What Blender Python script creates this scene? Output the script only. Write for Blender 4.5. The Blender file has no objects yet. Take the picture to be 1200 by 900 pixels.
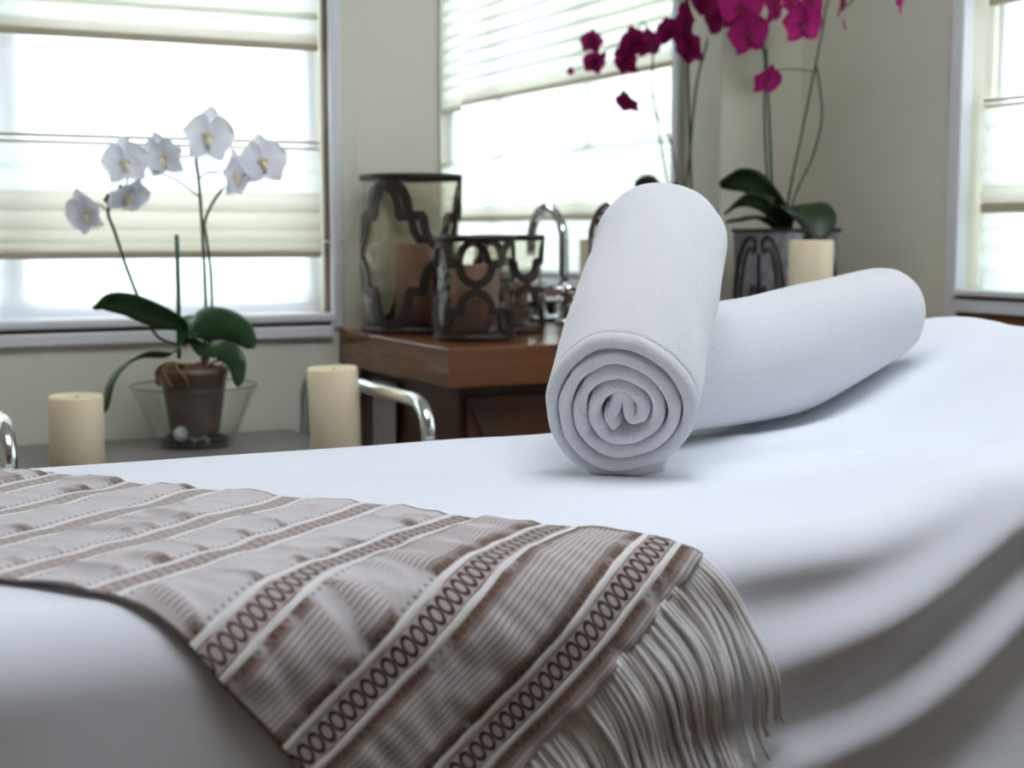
import bpy, bmesh, math, random
from mathutils import Vector, Matrix, noise
random.seed(7)
SC = bpy.context.scene
COL = SC.collection
R = math.radians
PI = math.pi

# ------------------------------------------------------------------ camera
FPX, YAW, PIT, CZ = 1700.0, R(26.57), math.atan(175 / 1700.0), 1.0
cd = bpy.data.cameras.new('camera')
cam = bpy.data.objects.new('camera', cd)
COL.objects.link(cam)
cd.sensor_width = 36.0
cd.lens = 36.0 * FPX / 1200.0
cam.location = (0, 0, CZ)
cam.rotation_euler = (PI / 2 - PIT, 0, -YAW)
cd.clip_start = 0.02
cd.dof.use_dof = True
cd.dof.focus_distance = 1.47
cd.dof.aperture_fstop = 5.6
SC.camera = cam

# ------------------------------------------------------------------ sky, exposure
wd = bpy.data.worlds.new('sky')
SC.world = wd
wd.use_nodes = True
bgn = wd.node_tree.nodes['Background']
bgn.inputs[0].default_value = (0.88, 0.93, 1.0, 1)
bgn.inputs[1].default_value = 11.0
FILL_GLOW = 5.8      # strength of the added, unseen fill panel
SC.view_settings.view_transform = 'Standard'
SC.view_settings.look = 'None'
SC.view_settings.exposure = 0.35
SC.view_settings.gamma = 1.0
SC.view_settings.use_curve_mapping = False
SC.cycles.use_denoising = True
SC.cycles.max_bounces = 14
SC.cycles.diffuse_bounces = 6
SC.cycles.transparent_max_bounces = 24
SC.cycles.transmission_bounces = 10
SC.cycles.caustics_reflective = False
SC.cycles.caustics_refractive = False
SC.cycles.sample_clamp_indirect = 6.0

# key planes of the room (metres)
WY = 2.627      # wall with the mirror and window
WX = 2.027      # wall on the right with the wide window
CT = 0.82       # vanity counter height
TT = 0.636      # trolley top height


def portal(name, loc, rot, sx, sy):
    ld = bpy.data.lights.new(name, 'AREA')
    ld.shape = 'RECTANGLE'
    ld.size, ld.size_y = sx, sy
    ld.cycles.is_portal = True
    o = bpy.data.objects.new(name, ld)
    o.location = loc
    o.rotation_euler = rot
    COL.objects.link(o)


portal('window_portal_back', (0.116, WY + 0.16, 1.40), (R(90), 0, PI), 1.63, 1.17)
portal('window_portal_right', (WX + 0.16, 1.24, 1.42), (R(90), 0, R(90)), 1.76, 1.13)

# ------------------------------------------------------------------ pixel to place helper
_fh = Vector((math.sin(YAW), math.cos(YAW), 0))
_rt = Vector((math.cos(YAW), -math.sin(YAW), 0))
_fw = _fh * math.cos(PIT) + Vector((0, 0, -math.sin(PIT)))
_up = _rt.cross(_fw)


def at(x, y, **k):
    d = _fw + _rt * ((x - 600) / FPX) - _up * ((y - 450) / FPX)
    c = Vector((0, 0, CZ))
    (a, v), = k.items()
    if a == 'D':
        return c + d * v
    i = 'XYZ'.index(a)
    return c + d * ((v - c[i]) / d[i])


# ------------------------------------------------------------------ materials
MATS = {}


def nt(name):
    m = bpy.data.materials.new(name)
    m.use_nodes = True
    MATS[name] = m
    return m, m.node_tree.nodes, m.node_tree.links


def principled(name, col, rough=0.5, metal=0.0, noise_amt=0.0, noise_scale=20.0, bump=0.0, bump_scale=200.0,
               sss=0.0, sheen=0.0, spec=0.5, coat=0.0, stretch=None, col2=None, bump_dist=0.002):
    m, n, l = nt(name)
    b = n['Principled BSDF']
    b.inputs['Base Color'].default_value = (*col, 1)
    b.inputs['Roughness'].default_value = rough
    b.inputs['Metallic'].default_value = metal
    b.inputs['Specular IOR Level'].default_value = spec
    b.inputs['Coat Weight'].default_value = coat
    if sss:
        b.inputs['Subsurface Weight'].default_value = sss
        b.inputs['Subsurface Radius'].default_value = (0.02, 0.012, 0.006)
        b.inputs['Subsurface Scale'].default_value = 0.6
    if sheen:
        b.inputs['Sheen Weight'].default_value = sheen
        b.inputs['Sheen Roughness'].default_value = 0.6
    tc = n.new('ShaderNodeTexCoord')
    mp = n.new('ShaderNodeMapping')
    if stretch:
        mp.inputs['Scale'].default_value = stretch
    l.new(tc.outputs['Object'], mp.inputs[0])
    if noise_amt or col2:
        t = n.new('ShaderNodeTexNoise')
        t.inputs['Scale'].default_value = noise_scale
        t.inputs['Detail'].default_value = 5
        l.new(mp.outputs[0], t.inputs['Vector'])
        r = n.new('ShaderNodeValToRGB')
        c2 = col2 or tuple(c * (1 - noise_amt) for c in col)
        r.color_ramp.elements[0].position = 0.3
        r.color_ramp.elements[1].position = 0.7
        r.color_ramp.elements[0].color = (*c2, 1)
        r.color_ramp.elements[1].color = (*col, 1)
        l.new(t.outputs[0], r.inputs[0])
        l.new(r.outputs[0], b.inputs['Base Color'])
    if bump:
        t2 = n.new('ShaderNodeTexNoise')
        t2.inputs['Scale'].default_value = bump_scale
        t2.inputs['Detail'].default_value = 3
        l.new(mp.outputs[0], t2.inputs['Vector'])
        bp = n.new('ShaderNodeBump')
        bp.inputs['Strength'].default_value = bump
        bp.inputs['Distance'].default_value = bump_dist
        l.new(t2.outputs[0], bp.inputs['Height'])
        l.new(bp.outputs[0], b.inputs['Normal'])
    return m


def thin_glass(name, tint, rough=0.03, refl=0.9, bump=0.0, bscale=60.0):
    m, n, l = nt(name)
    n.remove(n['Principled BSDF'])
    out = n['Material Output']
    tr = n.new('ShaderNodeBsdfTransparent')
    tr.inputs[0].default_value = (*tint, 1)
    gl = n.new('ShaderNodeBsdfGlossy')
    gl.inputs['Roughness'].default_value = rough
    gl.inputs[0].default_value = (refl, refl, refl, 1)
    fr = n.new('ShaderNodeFresnel')
    fr.inputs[0].default_value = 1.5
    mx = n.new('ShaderNodeMixShader')
    gm = n.new('ShaderNodeNewGeometry')
    io = n.new('ShaderNodeMath')
    io.operation = 'MULTIPLY_ADD'
    io.inputs[1].default_value = 1 / 1.5 - 1.5
    io.inputs[2].default_value = 1.5
    l.new(gm.outputs['Backfacing'], io.inputs[0])
    l.new(io.outputs[0], fr.inputs[0])
    l.new(fr.outputs[0], mx.inputs[0])
    l.new(tr.outputs[0], mx.inputs[1])
    l.new(gl.outputs[0], mx.inputs[2])
    l.new(mx.outputs[0], out.inputs[0])
    if bump:
        t = n.new('ShaderNodeTexVoronoi')
        t.inputs['Scale'].default_value = bscale
        tc = n.new('ShaderNodeTexCoord')
        l.new(tc.outputs['Object'], t.inputs['Vector'])
        bp = n.new('ShaderNodeBump')
        bp.inputs['Strength'].default_value = bump
        bp.inputs['Distance'].default_value = 0.01
        l.new(t.outputs[0], bp.inputs['Height'])
        l.new(bp.outputs[0], gl.inputs['Normal'])
        l.new(bp.outputs[0], fr.inputs['Normal'])
    return m


def sheer(name, col, clear, trans):
    """woven shade cloth: some light passes straight, some scatters through"""
    m, n, l = nt(name)
    n.remove(n['Principled BSDF'])
    out = n['Material Output']
    tp = n.new('ShaderNodeBsdfTransparent')
    tp.inputs[0].default_value = (*col, 1)
    ts = n.new('ShaderNodeBsdfTranslucent')
    ts.inputs[0].default_value = (*col, 1)
    df = n.new('ShaderNodeBsdfDiffuse')
    df.inputs[0].default_value = (*col, 1)
    tc = n.new('ShaderNodeTexCoord')
    nz = n.new('ShaderNodeTexNoise')
    nz.inputs['Scale'].default_value = 900
    l.new(tc.outputs['Object'], nz.inputs['Vector'])
    bp = n.new('ShaderNodeBump')
    bp.inputs['Strength'].default_value = 0.2
    bp.inputs['Distance'].default_value = 0.0005
    l.new(nz.outputs[0], bp.inputs['Height'])
    l.new(bp.outputs[0], df.inputs['Normal'])
    m1 = n.new('ShaderNodeMixShader')
    m1.inputs[0].default_value = trans
    l.new(df.outputs[0], m1.inputs[1])
    l.new(ts.outputs[0], m1.inputs[2])
    m2 = n.new('ShaderNodeMixShader')
    m2.inputs[0].default_value = clear
    l.new(m1.outputs[0], m2.inputs[1])
    l.new(tp.outputs[0], m2.inputs[2])
    l.new(m2.outputs[0], out.inputs[0])
    return m


principled('wall_paint', (0.75, 0.73, 0.61), 0.75, noise_amt=0.04, noise_scale=3, bump=0.15, bump_scale=180)
principled('wall_tan', (0.52, 0.37, 0.30), 0.75, noise_amt=0.05, noise_scale=3, bump=0.15, bump_scale=180)
principled('ceiling_paint', (0.80, 0.79, 0.74), 0.8, noise_amt=0.03, noise_scale=3)
principled('floor_wood', (0.15, 0.085, 0.058), 0.4, noise_amt=0.4, noise_scale=6, stretch=(1, 12, 1))
principled('white_trim', (0.78, 0.79, 0.82), 0.35, noise_amt=0.03, noise_scale=5)
principled('painted_trim_shadow', (0.14, 0.075, 0.04), 0.5, noise_amt=0.3, noise_scale=20)  # dark brown standing in for shade in the trim gaps
principled('counter_wood', (0.19, 0.066, 0.021), 0.24, noise_amt=0.35, noise_scale=5, stretch=(1.0, 2.0, 12), coat=0.15)
principled('cabinet_wood', (0.10, 0.032, 0.012), 0.4, noise_amt=0.4, noise_scale=8, stretch=(9, 9, 1.2))
principled('brace_wood', (0.06, 0.025, 0.012), 0.5, noise_amt=0.3, noise_scale=10)
principled('grey_cloth', (0.42, 0.36, 0.37), 0.9, noise_amt=0.1, bump=0.3, bump_scale=300, sheen=0.3)
principled('chrome', (0.80, 0.81, 0.83), 0.09, metal=1.0, noise_amt=0.02)
principled('iron', (0.055, 0.042, 0.036), 0.42, metal=0.7, noise_amt=0.35, noise_scale=60, bump=0.2, bump_scale=150)
principled('trolley_grey', (0.23, 0.21, 0.20), 0.45, noise_amt=0.12, noise_scale=12)
principled('porcelain', (0.85, 0.86, 0.86), 0.12, noise_amt=0.02)
principled('wax_cream', (0.86, 0.76, 0.56), 0.45, sss=0.7, noise_amt=0.05, noise_scale=15)
principled('wax_brown', (0.36, 0.20, 0.15), 0.5, sss=0.2, noise_amt=0.15, noise_scale=25)
principled('wick', (0.05, 0.04, 0.03), 0.9, noise_amt=0.2)
principled('terry', (0.86, 0.87, 0.91), 0.95, bump=1.0, bump_scale=680, sheen=0.5, noise_amt=0.09, noise_scale=800, spec=0.1,
           bump_dist=0.0018)
principled('sheet_cotton', (0.82, 0.845, 0.92), 0.85, bump=0.10, bump_scale=900, sheen=0.15, noise_amt=0.015, noise_scale=9, spec=0.15)
principled('bed_vinyl', (0.30, 0.26, 0.22), 0.5, noise_amt=0.1)
principled('bed_leg_wood', (0.35, 0.20, 0.10), 0.45, noise_amt=0.3, stretch=(8, 8, 1))
principled('cord_white', (0.86, 0.84, 0.83), 0.9, noise_amt=0.1, noise_scale=300, bump=0.6, bump_scale=900, sheen=0.3)
principled('yarn_white', (0.93, 0.90, 0.89), 0.9, noise_amt=0.1, noise_scale=400, bump=0.7, bump_scale=1200, sheen=0.3)
principled('leaf_green', (0.030, 0.085, 0.028), 0.32, noise_amt=0.4, noise_scale=25, bump=0.1, bump_scale=60)
principled('leaf_dark', (0.022, 0.050, 0.018), 0.40, noise_amt=0.4, noise_scale=25, bump=0.1, bump_scale=60)
principled('stem_green', (0.035, 0.085, 0.030), 0.5, noise_amt=0.5, noise_scale=60, col2=(0.03, 0.045, 0.02))
principled('stake_green', (0.015, 0.10, 0.05), 0.45, noise_amt=0.2)
principled('bark', (0.16, 0.075, 0.035), 0.9, noise_amt=0.6, noise_scale=60, bump=1.0, bump_scale=90, bump_dist=0.01)
principled('moss_root', (0.30, 0.17, 0.08), 0.9, noise_amt=0.5, noise_scale=80)
principled('pot_plastic', (0.20, 0.13, 0.095), 0.30, noise_amt=0.5, noise_scale=14)
principled('pebble_white', (0.75, 0.77, 0.78), 0.3, noise_amt=0.5, noise_scale=30)
principled('pebble_dark', (0.035, 0.03, 0.026), 0.4, noise_amt=0.4, noise_scale=40)
principled('planter_glaze', (0.46, 0.46, 0.50), 0.45, noise_amt=0.6, noise_scale=55, col2=(0.22, 0.22, 0.24), bump=0.4, bump_scale=70)
principled('planter_scroll', (0.035, 0.025, 0.022), 0.4, noise_amt=0.3, noise_scale=40)
principled('lip_white', (0.80, 0.66, 0.25), 0.6, noise_amt=0.4, noise_scale=150, col2=(0.85, 0.83, 0.75))
principled('lip_purple', (0.30, 0.02, 0.09), 0.6, noise_amt=0.5, noise_scale=150)
principled('hem_beige', (0.50, 0.45, 0.36), 0.8, noise_amt=0.1, bump=0.2, bump_scale=400)
sheer('shade_sheer', (0.94, 0.97, 0.94), 0.08, 0.68)
sheer('shade_fold', (0.86, 0.84, 0.74), 0.01, 0.36)
sheer('shade_lining', (0.95, 0.96, 0.96), 0.12, 0.22)
sheer('shade_hem', (0.58, 0.51, 0.39), 0.0, 0.15)
thin_glass('window_glass', (0.97, 0.99, 0.98))
thin_glass('bowl_glass', (0.955, 0.965, 0.95), 0.02, 0.9)
thin_glass('rim_glass', (0.72, 0.75, 0.73), 0.05, 1.0)
thin_glass('lantern_glass', (0.80, 0.77, 0.70), 0.06, 0.9, bump=0.25, bscale=55)


def petal_mat(name, col, col2):
    m, n, l = nt(name)
    n.remove(n['Principled BSDF'])
    df = n.new('ShaderNodeBsdfDiffuse')
    ts = n.new('ShaderNodeBsdfTranslucent')
    mx = n.new('ShaderNodeMixShader')
    mx.inputs[0].default_value = 0.25
    tc = n.new('ShaderNodeTexCoord')
    t = n.new('ShaderNodeTexNoise')
    t.inputs['Scale'].default_value = 60
    rp = n.new('ShaderNodeValToRGB')
    rp.color_ramp.elements[0].color = (*col2, 1)
    rp.color_ramp.elements[1].color = (*col, 1)
    l.new(tc.outputs['Object'], t.inputs['Vector'])
    l.new(t.outputs[0], rp.inputs[0])
    l.new(rp.outputs[0], df.inputs[0])
    l.new(rp.outputs[0], ts.inputs[0])
    l.new(df.outputs[0], mx.inputs[1])
    l.new(ts.outputs[0], mx.inputs[2])
    l.new(mx.outputs[0], n['Material Output'].inputs[0])


petal_mat('petal_white', (0.93, 0.93, 0.98), (0.86, 0.87, 0.95))
petal_mat('petal_purple', (0.60, 0.045, 0.27), (0.36, 0.015, 0.14))

m, n, l = nt('mirror_silver')
b = n['Principled BSDF']
b.inputs['Base Color'].default_value = (0.90, 0.93, 0.91, 1)
b.inputs['Metallic'].default_value = 1
b.inputs['Roughness'].default_value = 0.01


TW = 0.352      # width of the woven throw


# woven throw: colour from the cloth's own u (distance from the fringe) and v (across) in metres
def throw_material():
    m, n, l = nt('woven_throw')
    b = n['Principled BSDF']
    b.inputs['Roughness'].default_value = 0.9
    b.inputs['Sheen Weight'].default_value = 0.25
    b.inputs['Specular IOR Level'].default_value = 0.15

    def val(x):
        return x

    def op(o, a, c=0.0, d=None):
        q = n.new('ShaderNodeMath')
        q.operation = o
        for i, x in enumerate((a, c) if d is None else (a, c, d)):
            if isinstance(x, (int, float)):
                q.inputs[i].default_value = x
            else:
                l.new(x, q.inputs[i])
        return q.outputs[0]

    def sstep(x, a, c):
        q = n.new('ShaderNodeMapRange')
        q.interpolation_type = 'SMOOTHSTEP'
        l.new(x, q.inputs[0])
        q.inputs[1].default_value = a
        q.inputs[2].default_value = c
        return q.outputs[0]

    def mixc(f, a, c):
        q = n.new('ShaderNodeMix')
        q.data_type = 'RGBA'
        if isinstance(f, float):
            q.inputs[0].default_value = f
        else:
            l.new(f, q.inputs[0])
        for i, x in ((6, a), (7, c)):
            if isinstance(x, tuple):
                q.inputs[i].default_value = (*x, 1)
            else:
                l.new(x, q.inputs[i])
        return q.outputs[2]

    uv = n.new('ShaderNodeUVMap')
    sp = n.new('ShaderNodeSeparateXYZ')
    l.new(uv.outputs[0], sp.inputs[0])
    U, V = sp.outputs[0], sp.outputs[1]

    def nz(scale, sx=1.0, sy=1.0, detail=3):
        mp = n.new('ShaderNodeMapping')
        mp.inputs['Scale'].default_value = (sx, sy, 1)
        l.new(uv.outputs[0], mp.inputs[0])
        t = n.new('ShaderNodeTexNoise')
        t.inputs['Scale'].default_value = scale
        t.inputs['Detail'].default_value = detail
        l.new(mp.outputs[0], t.inputs['Vector'])
        return t.outputs[0]

    # band distance: bands every 0.104 m, first centred 0.028 m from the fringe
    w = op('WRAP', op('SUBTRACT', U, 0.034), 0.046, -0.046)
    aw = op('ABSOLUTE', w)
    # ground: brown beside the bands, thin pale stripes in the middle
    brown = (0.165, 0.088, 0.056)
    pale = (0.78, 0.74, 0.76)
    mid = sstep(aw, 0.021, 0.031)
    stripe = op('SINE', op('MULTIPLY', U, 2 * PI / 0.0044))
    st = op('ADD', 0.45, op('MULTIPLY', sstep(stripe, -0.8, 0.4), 0.55))
    at_ = n.new('ShaderNodeAttribute')
    at_.attribute_name = 'pucker'
    pk = op('ADD', at_.outputs['Fac'], op('MULTIPLY', op('SUBTRACT', nz(60, 1.0, 0.8), 0.5), 0.35))
    thr = op('SUBTRACT', op('MULTIPLY', sstep(U, 0.04, 0.34), 1.10), 0.26)  # rises away from the fringe: grazing haze painted as paler cloth
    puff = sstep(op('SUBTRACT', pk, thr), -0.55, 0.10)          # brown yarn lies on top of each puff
    edge = op('MINIMUM', sstep(V, 0.0015, 0.0045), sstep(op('SUBTRACT', TW, V), 0.0015, 0.0045))
    stp = op('MULTIPLY', op('MULTIPLY', mid, st), 0.85)
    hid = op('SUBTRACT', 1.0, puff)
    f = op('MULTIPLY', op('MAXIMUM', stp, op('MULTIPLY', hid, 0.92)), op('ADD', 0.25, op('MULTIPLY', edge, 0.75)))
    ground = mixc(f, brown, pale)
    thread = op('MULTIPLY', nz(900, 0.25, 1.0, 2), 1.0)
    ground = mixc(op('MULTIPLY', sstep(thread, 0.42, 0.7), 0.28), ground, (0.48, 0.41, 0.39))
    # chain: dark rings on tan between the two white ribs
    vv = op('WRAP', V, 0.0052, -0.0052)
    e = op('SQRT', op('ADD', op('POWER', op('ABSOLUTE', op('DIVIDE', w, 0.0082)), 2.0),
                      op('POWER', op('ABSOLUTE', op('DIVIDE', vv, 0.0047)), 2.0)))
    ring = op('SUBTRACT', 1.0, sstep(op('ABSOLUTE', op('SUBTRACT', e, 0.86)), 0.14, 0.32))
    ring = op('MULTIPLY', ring, op('SUBTRACT', 1.0, op('MULTIPLY', sstep(U, 0.14, 0.42), 0.72)))  # rings fade along the throw, part of the same painted haze
    chain = mixc(ring, (0.56, 0.47, 0.45), (0.055, 0.025, 0.018))
    inband = op('SUBTRACT', 1.0, sstep(aw, 0.0095, 0.0105))
    c = mixc(inband, ground, chain)
    # dark picots just outside the ribs
    pic = op('MULTIPLY', op('SUBTRACT', 1.0, sstep(op('ABSOLUTE', op('SUBTRACT', aw, 0.0195)), 0.001, 0.0022)),
             sstep(op('SINE', op('MULTIPLY', V, 2 * PI / 0.0075)), 0.3, 0.7))
    c = mixc(op('MULTIPLY', pic, 0.6), c, (0.06, 0.03, 0.02))
    # near the bare side hems the weave is darker brown
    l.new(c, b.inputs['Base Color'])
    # weave relief
    wv = op('ADD', op('MULTIPLY', op('SINE', op('MULTIPLY', U, 2 * PI / 0.0016)),
                      op('SINE', op('MULTIPLY', V, 2 * PI / 0.0016))), op('MULTIPLY', nz(500), 1.2))
    bp = n.new('ShaderNodeBump')
    bp.inputs['Strength'].default_value = 0.5
    bp.inputs['Distance'].default_value = 0.0008
    l.new(wv, bp.inputs['Height'])
    l.new(bp.outputs[0], b.inputs['Normal'])


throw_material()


# ------------------------------------------------------------------ object helpers
def M(x):
    return MATS[x] if isinstance(x, str) else x


def tag(o, label=None, cat=None, group=None, kind=None):
    if label:
        o['label'] = label
    if cat:
        o['category'] = cat
    if group:
        o['group'] = group
    if kind:
        o['kind'] = kind
    return o


def thing(name, label, cat, loc, group=None):
    o = bpy.data.objects.new(name, None)
    o.empty_display_size = 0.05
    o.location = loc
    COL.objects.link(o)
    return tag(o, label, cat, group)


def root_loc(p):
    v = Vector((0, 0, 0))
    while p is not None:
        v = v + p.location
        p = p.parent
    return v


def obj(name, vf, mat, parent=None, smooth=True, world=True, label=None):
    """vf = (verts, faces) in world space; re-based to the parent's origin"""
    verts, faces = vf
    off = root_loc(parent) if (parent is not None and world) else Vector((0, 0, 0))
    me = bpy.data.meshes.new(name)
    me.from_pydata([tuple(Vector(v) - off) for v in verts], [], faces)
    me.materials.append(M(mat))
    if smooth:
        me.polygons.foreach_set('use_smooth', [True] * len(me.polygons))
    me.update()
    o = bpy.data.objects.new(name, me)
    COL.objects.link(o)
    if parent is not None:
        o.parent = parent
    if label:
        o['label'] = label
    return o


def share(name, src, parent, loc=(0, 0, 0)):
    o = bpy.data.objects.new(name, src.data)
    COL.objects.link(o)
    o.parent = parent
    o.location = loc
    return o


def fix_normals(vf):
    bm = bmesh.new()
    vs = [bm.verts.new(v) for v in vf[0]]
    for f in vf[1]:
        try:
            bm.faces.new([vs[i] for i in f])
        except ValueError:
            pass
    bmesh.ops.recalc_face_normals(bm, faces=bm.faces)
    bm.verts.index_update()
    r = ([v.co.copy() for v in bm.verts], [[v.index for v in f.verts] for f in bm.faces])
    bm.free()
    return r


def join(*vfs):
    V, Fc = [], []
    for v, f in vfs:
        k = len(V)
        V += list(v)
        Fc += [[i + k for i in q] for q in f]
    return V, Fc


def box(x0, x1, y0, y1, z0, z1, bev=0.0, seg=2):
    bm = bmesh.new()
    bmesh.ops.create_cube(bm, size=1)
    for v in bm.verts:
        v.co = ((x0 + x1) / 2 + v.co.x * (x1 - x0), (y0 + y1) / 2 + v.co.y * (y1 - y0), (z0 + z1) / 2 + v.co.z * (z1 - z0))
    if bev:
        bmesh.ops.bevel(bm, geom=list(bm.edges), offset=bev, segments=seg, affect='EDGES', profile=0.5)
    bm.verts.index_update()
    r = ([v.co.copy() for v in bm.verts], [[v.index for v in f.verts] for f in bm.faces])
    bm.free()
    return r


def catmull(pts, n=8, closed=False):
    pts = [Vector(p) for p in pts]
    out = []
    N = len(pts)
    for i in range(N if closed else N - 1):
        p1, p2 = pts[i], pts[(i + 1) % N]
        p0 = pts[i - 1] if (i > 0 or closed) else p1 * 2 - p2
        p3 = pts[(i + 2) % N] if (i + 2 < N or closed) else p2 * 2 - p1
        for k in range(n):
            t = k / n
            out.append(0.5 * ((2 * p1) + (p2 - p0) * t + (2 * p0 - 5 * p1 + 4 * p2 - p3) * t * t
                              + (3 * p1 - p0 - 3 * p2 + p3) * t ** 3))
    if not closed:
        out.append(pts[-1])
    return out


def tube(pts, rad, seg=8, closed=False, cap=True):
    pts = [Vector(p) for p in pts]
    N = len(pts)
    V, Fc = [], []
    ref = None
    for i, p in enumerate(pts):
        if closed:
            t = pts[(i + 1) % N] - pts[i - 1]
        else:
            t = pts[min(i + 1, N - 1)] - pts[max(i - 1, 0)]
        t.normalize()
        if ref is None:
            ref = Vector((0, 0, 1)) if abs(t.z) < 0.9 else Vector((1, 0, 0))
        a = t.cross(ref)
        if a.length < 1e-4:
            a = t.orthogonal()
        a.normalize()
        bb = t.cross(a).normalized()
        ref = -bb if False else a.cross(t)
        r = rad(i / max(1, N - 1)) if callable(rad) else rad
        for k in range(seg):
            an = 2 * PI * k / seg
            V.append(p + a * (r * math.cos(an)) + bb * (r * math.sin(an)))
    for i in range(N if closed else N - 1):
        j = (i + 1) % N
        for k in range(seg):
            k2 = (k + 1) % seg
            Fc.append([i * seg + k, i * seg + k2, j * seg + k2, j * seg + k])
    if not closed and cap:
        Fc.append([k for k in range(seg)][::-1])
        Fc.append([(N - 1) * seg + k for k in range(seg)])
    return V, Fc


def lathe(prof, cx, cy, seg=40, closed_profile=False):
    """prof: list of (radius, z)"""
    V, Fc = [], []
    N = len(prof)
    for r, z in prof:
        for k in range(seg):
            a = 2 * PI * k / seg
            V.append(Vector((cx + r * math.cos(a), cy + r * math.sin(a), z)))
    for i in range(N if closed_profile else N - 1):
        j = (i + 1) % N
        for k in range(seg):
            k2 = (k + 1) % seg
            Fc.append([i * seg + k, i * seg + k2, j * seg + k2, j * seg + k])
    return fix_normals((V, Fc))


def grid_faces(nu, nv):
    return [[i * nv + j, (i + 1) * nv + j, (i + 1) * nv + j + 1, i * nv + j + 1]
            for i in range(nu - 1) for j in range(nv - 1)]


def sm(t):
    t = max(0.0, min(1.0, t))
    return t * t * (3 - 2 * t)


def nse(x, y=0.0, z=0.0):
    return noise.noise(Vector((x, y, z)))


# ================================================================== the setting
def struct(name, vf, mat, parent=None, smooth=False):
    o = obj(name, vf, mat, parent, smooth)
    if parent is None:
        o['kind'] = 'structure'
    return o


XL, YF, ZC = -1.9, -2.2, 2.5
T = 0.16
struct('floor', box(XL - T, WX + T, YF - T, WY + T, -0.1, 0), 'floor_wood')
struct('ceiling', box(XL - T, WX + T, YF - T, WY + T, ZC, ZC + 0.1), 'ceiling_paint')
struct('wall_left', box(XL - T, XL, YF - T, WY + T, 0, ZC), 'wall_paint')
struct('wall_front', box(XL, WX, YF - T, YF, 0, ZC), 'wall_tan')  # unseen wall, coloured tan to throw warm bounce on the bed's shaded side


def wall_with_hole(a0, a1, h0, h1, z0, z1, put):
    """four boxes round the opening; put(u0,u1,z0,z1) makes one box"""
    return join(put(a0, h0, 0, ZC), put(h1, a1, 0, ZC), put(h0, h1, 0, z0), put(h0, h1, z1, ZC))


B0, B1, BZ0, BZ1 = -0.70, 0.932, 0.812, 1.98       # opening of the window left of the mirror
struct('wall_back', wall_with_hole(XL, WX + T, B0, B1, BZ0, BZ1,
       lambda u0, u1, z0, z1: box(u0, u1, WY, WY + T, z0, z1)), 'wall_paint')
R0, R1, RZ0, RZ1 = 0.36, 2.118, 0.85, 1.98        # opening in the wall on the right (along y)
struct('wall_right', wall_with_hole(YF - T, WY, R0, R1, RZ0, RZ1,
       lambda u0, u1, z0, z1: box(WX, WX + T, u0, u1, z0, z1)), 'wall_paint')

# invented glowing panel, added out of view to fill the bed from above
cl = bpy.data.objects.new('added_fill_panel', None)
cl.location = (0.75, 1.00, ZC)
COL.objects.link(cl)
tag(cl, 'added unseen fill panel above the massage table', 'added fill light')
m_, n_, l_ = nt('fill_panel_glow')
n_['Principled BSDF'].inputs['Base Color'].default_value = (0.9, 0.9, 0.9, 1)
n_['Principled BSDF'].inputs['Emission Color'].default_value = (0.88, 0.92, 1.0, 1)
n_['Principled BSDF'].inputs['Emission Strength'].default_value = FILL_GLOW
obj('fill_emitter', box(0.05, 1.45, 0.60, 1.40, ZC - 0.035, ZC - 0.020), 'fill_panel_glow', cl, False)
obj('fill_panel_back', box(0.03, 1.47, 0.58, 1.42, ZC - 0.020, ZC - 0.001, 0.004), 'white_trim', cl, False)

# window left of the mirror
w1 = bpy.data.objects.new('window_1', None)
w1.location = (0.1, WY, BZ0)
COL.objects.link(w1)
tag(w1, kind='structure')
fy0, fy1 = WY + 0.075, WY + 0.125
for x0, x1, z0, z1 in ((B0, B1, BZ1 - 0.05, BZ1), (B0, B1, 0.838, 0.882), (B0, B0 + 0.05, 0.882, BZ1 - 0.05),
                       (B1 - 0.028, B1, 0.882, BZ1 - 0.05)):
    obj('window_frame', box(x0, x1, fy0, fy1, z0, z1, 0.004), 'white_trim', w1, False)
obj('mullion', box(0.335, 0.385, fy0 + 0.005, fy1, 0.882, BZ1 - 0.05, 0.003), 'white_trim', w1, False)
obj('pane', box(B0 + 0.05, 0.335, fy1 - 0.02, fy1 - 0.014, 0.882, BZ1 - 0.05), 'window_glass', w1, False)
obj('pane', box(0.385, B1 - 0.028, fy1 - 0.02, fy1 - 0.014, 0.882, BZ1 - 0.05), 'window_glass', w1, False)
obj('window_sill', box(B0, B1 - 0.002, WY - 0.018, fy0 + 0.01, 0.836, 0.852, 0.004), 'white_trim', w1, False)
obj('sill_groove', box(B0, B1 - 0.006, WY - 0.006, WY + 0.02, 0.8285, 0.836), 'painted_trim_shadow', w1, False)  # dark fill painting the shadow line below the sill
obj('apron', box(B0, B1 - 0.002, WY - 0.014, WY + 0.03, 0.806, 0.8285, 0.003), 'white_trim', w1, False)
# right side of the recess: dark strip painting the shadow gap by the cloth and a white rounded plaster bead
obj('reveal_strip', box(B1 - 0.005, B1 + 0.002, WY + 0.013, WY + 0.034, 0.852, BZ1), 'painted_trim_shadow', w1, False)
obj('corner_bead', box(B1 - 0.002, B1 + 0.022, WY - 0.008, WY + 0.012, 0.821, BZ1 + 0.02, 0.006, 3), 'white_trim', w1, True)

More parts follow.
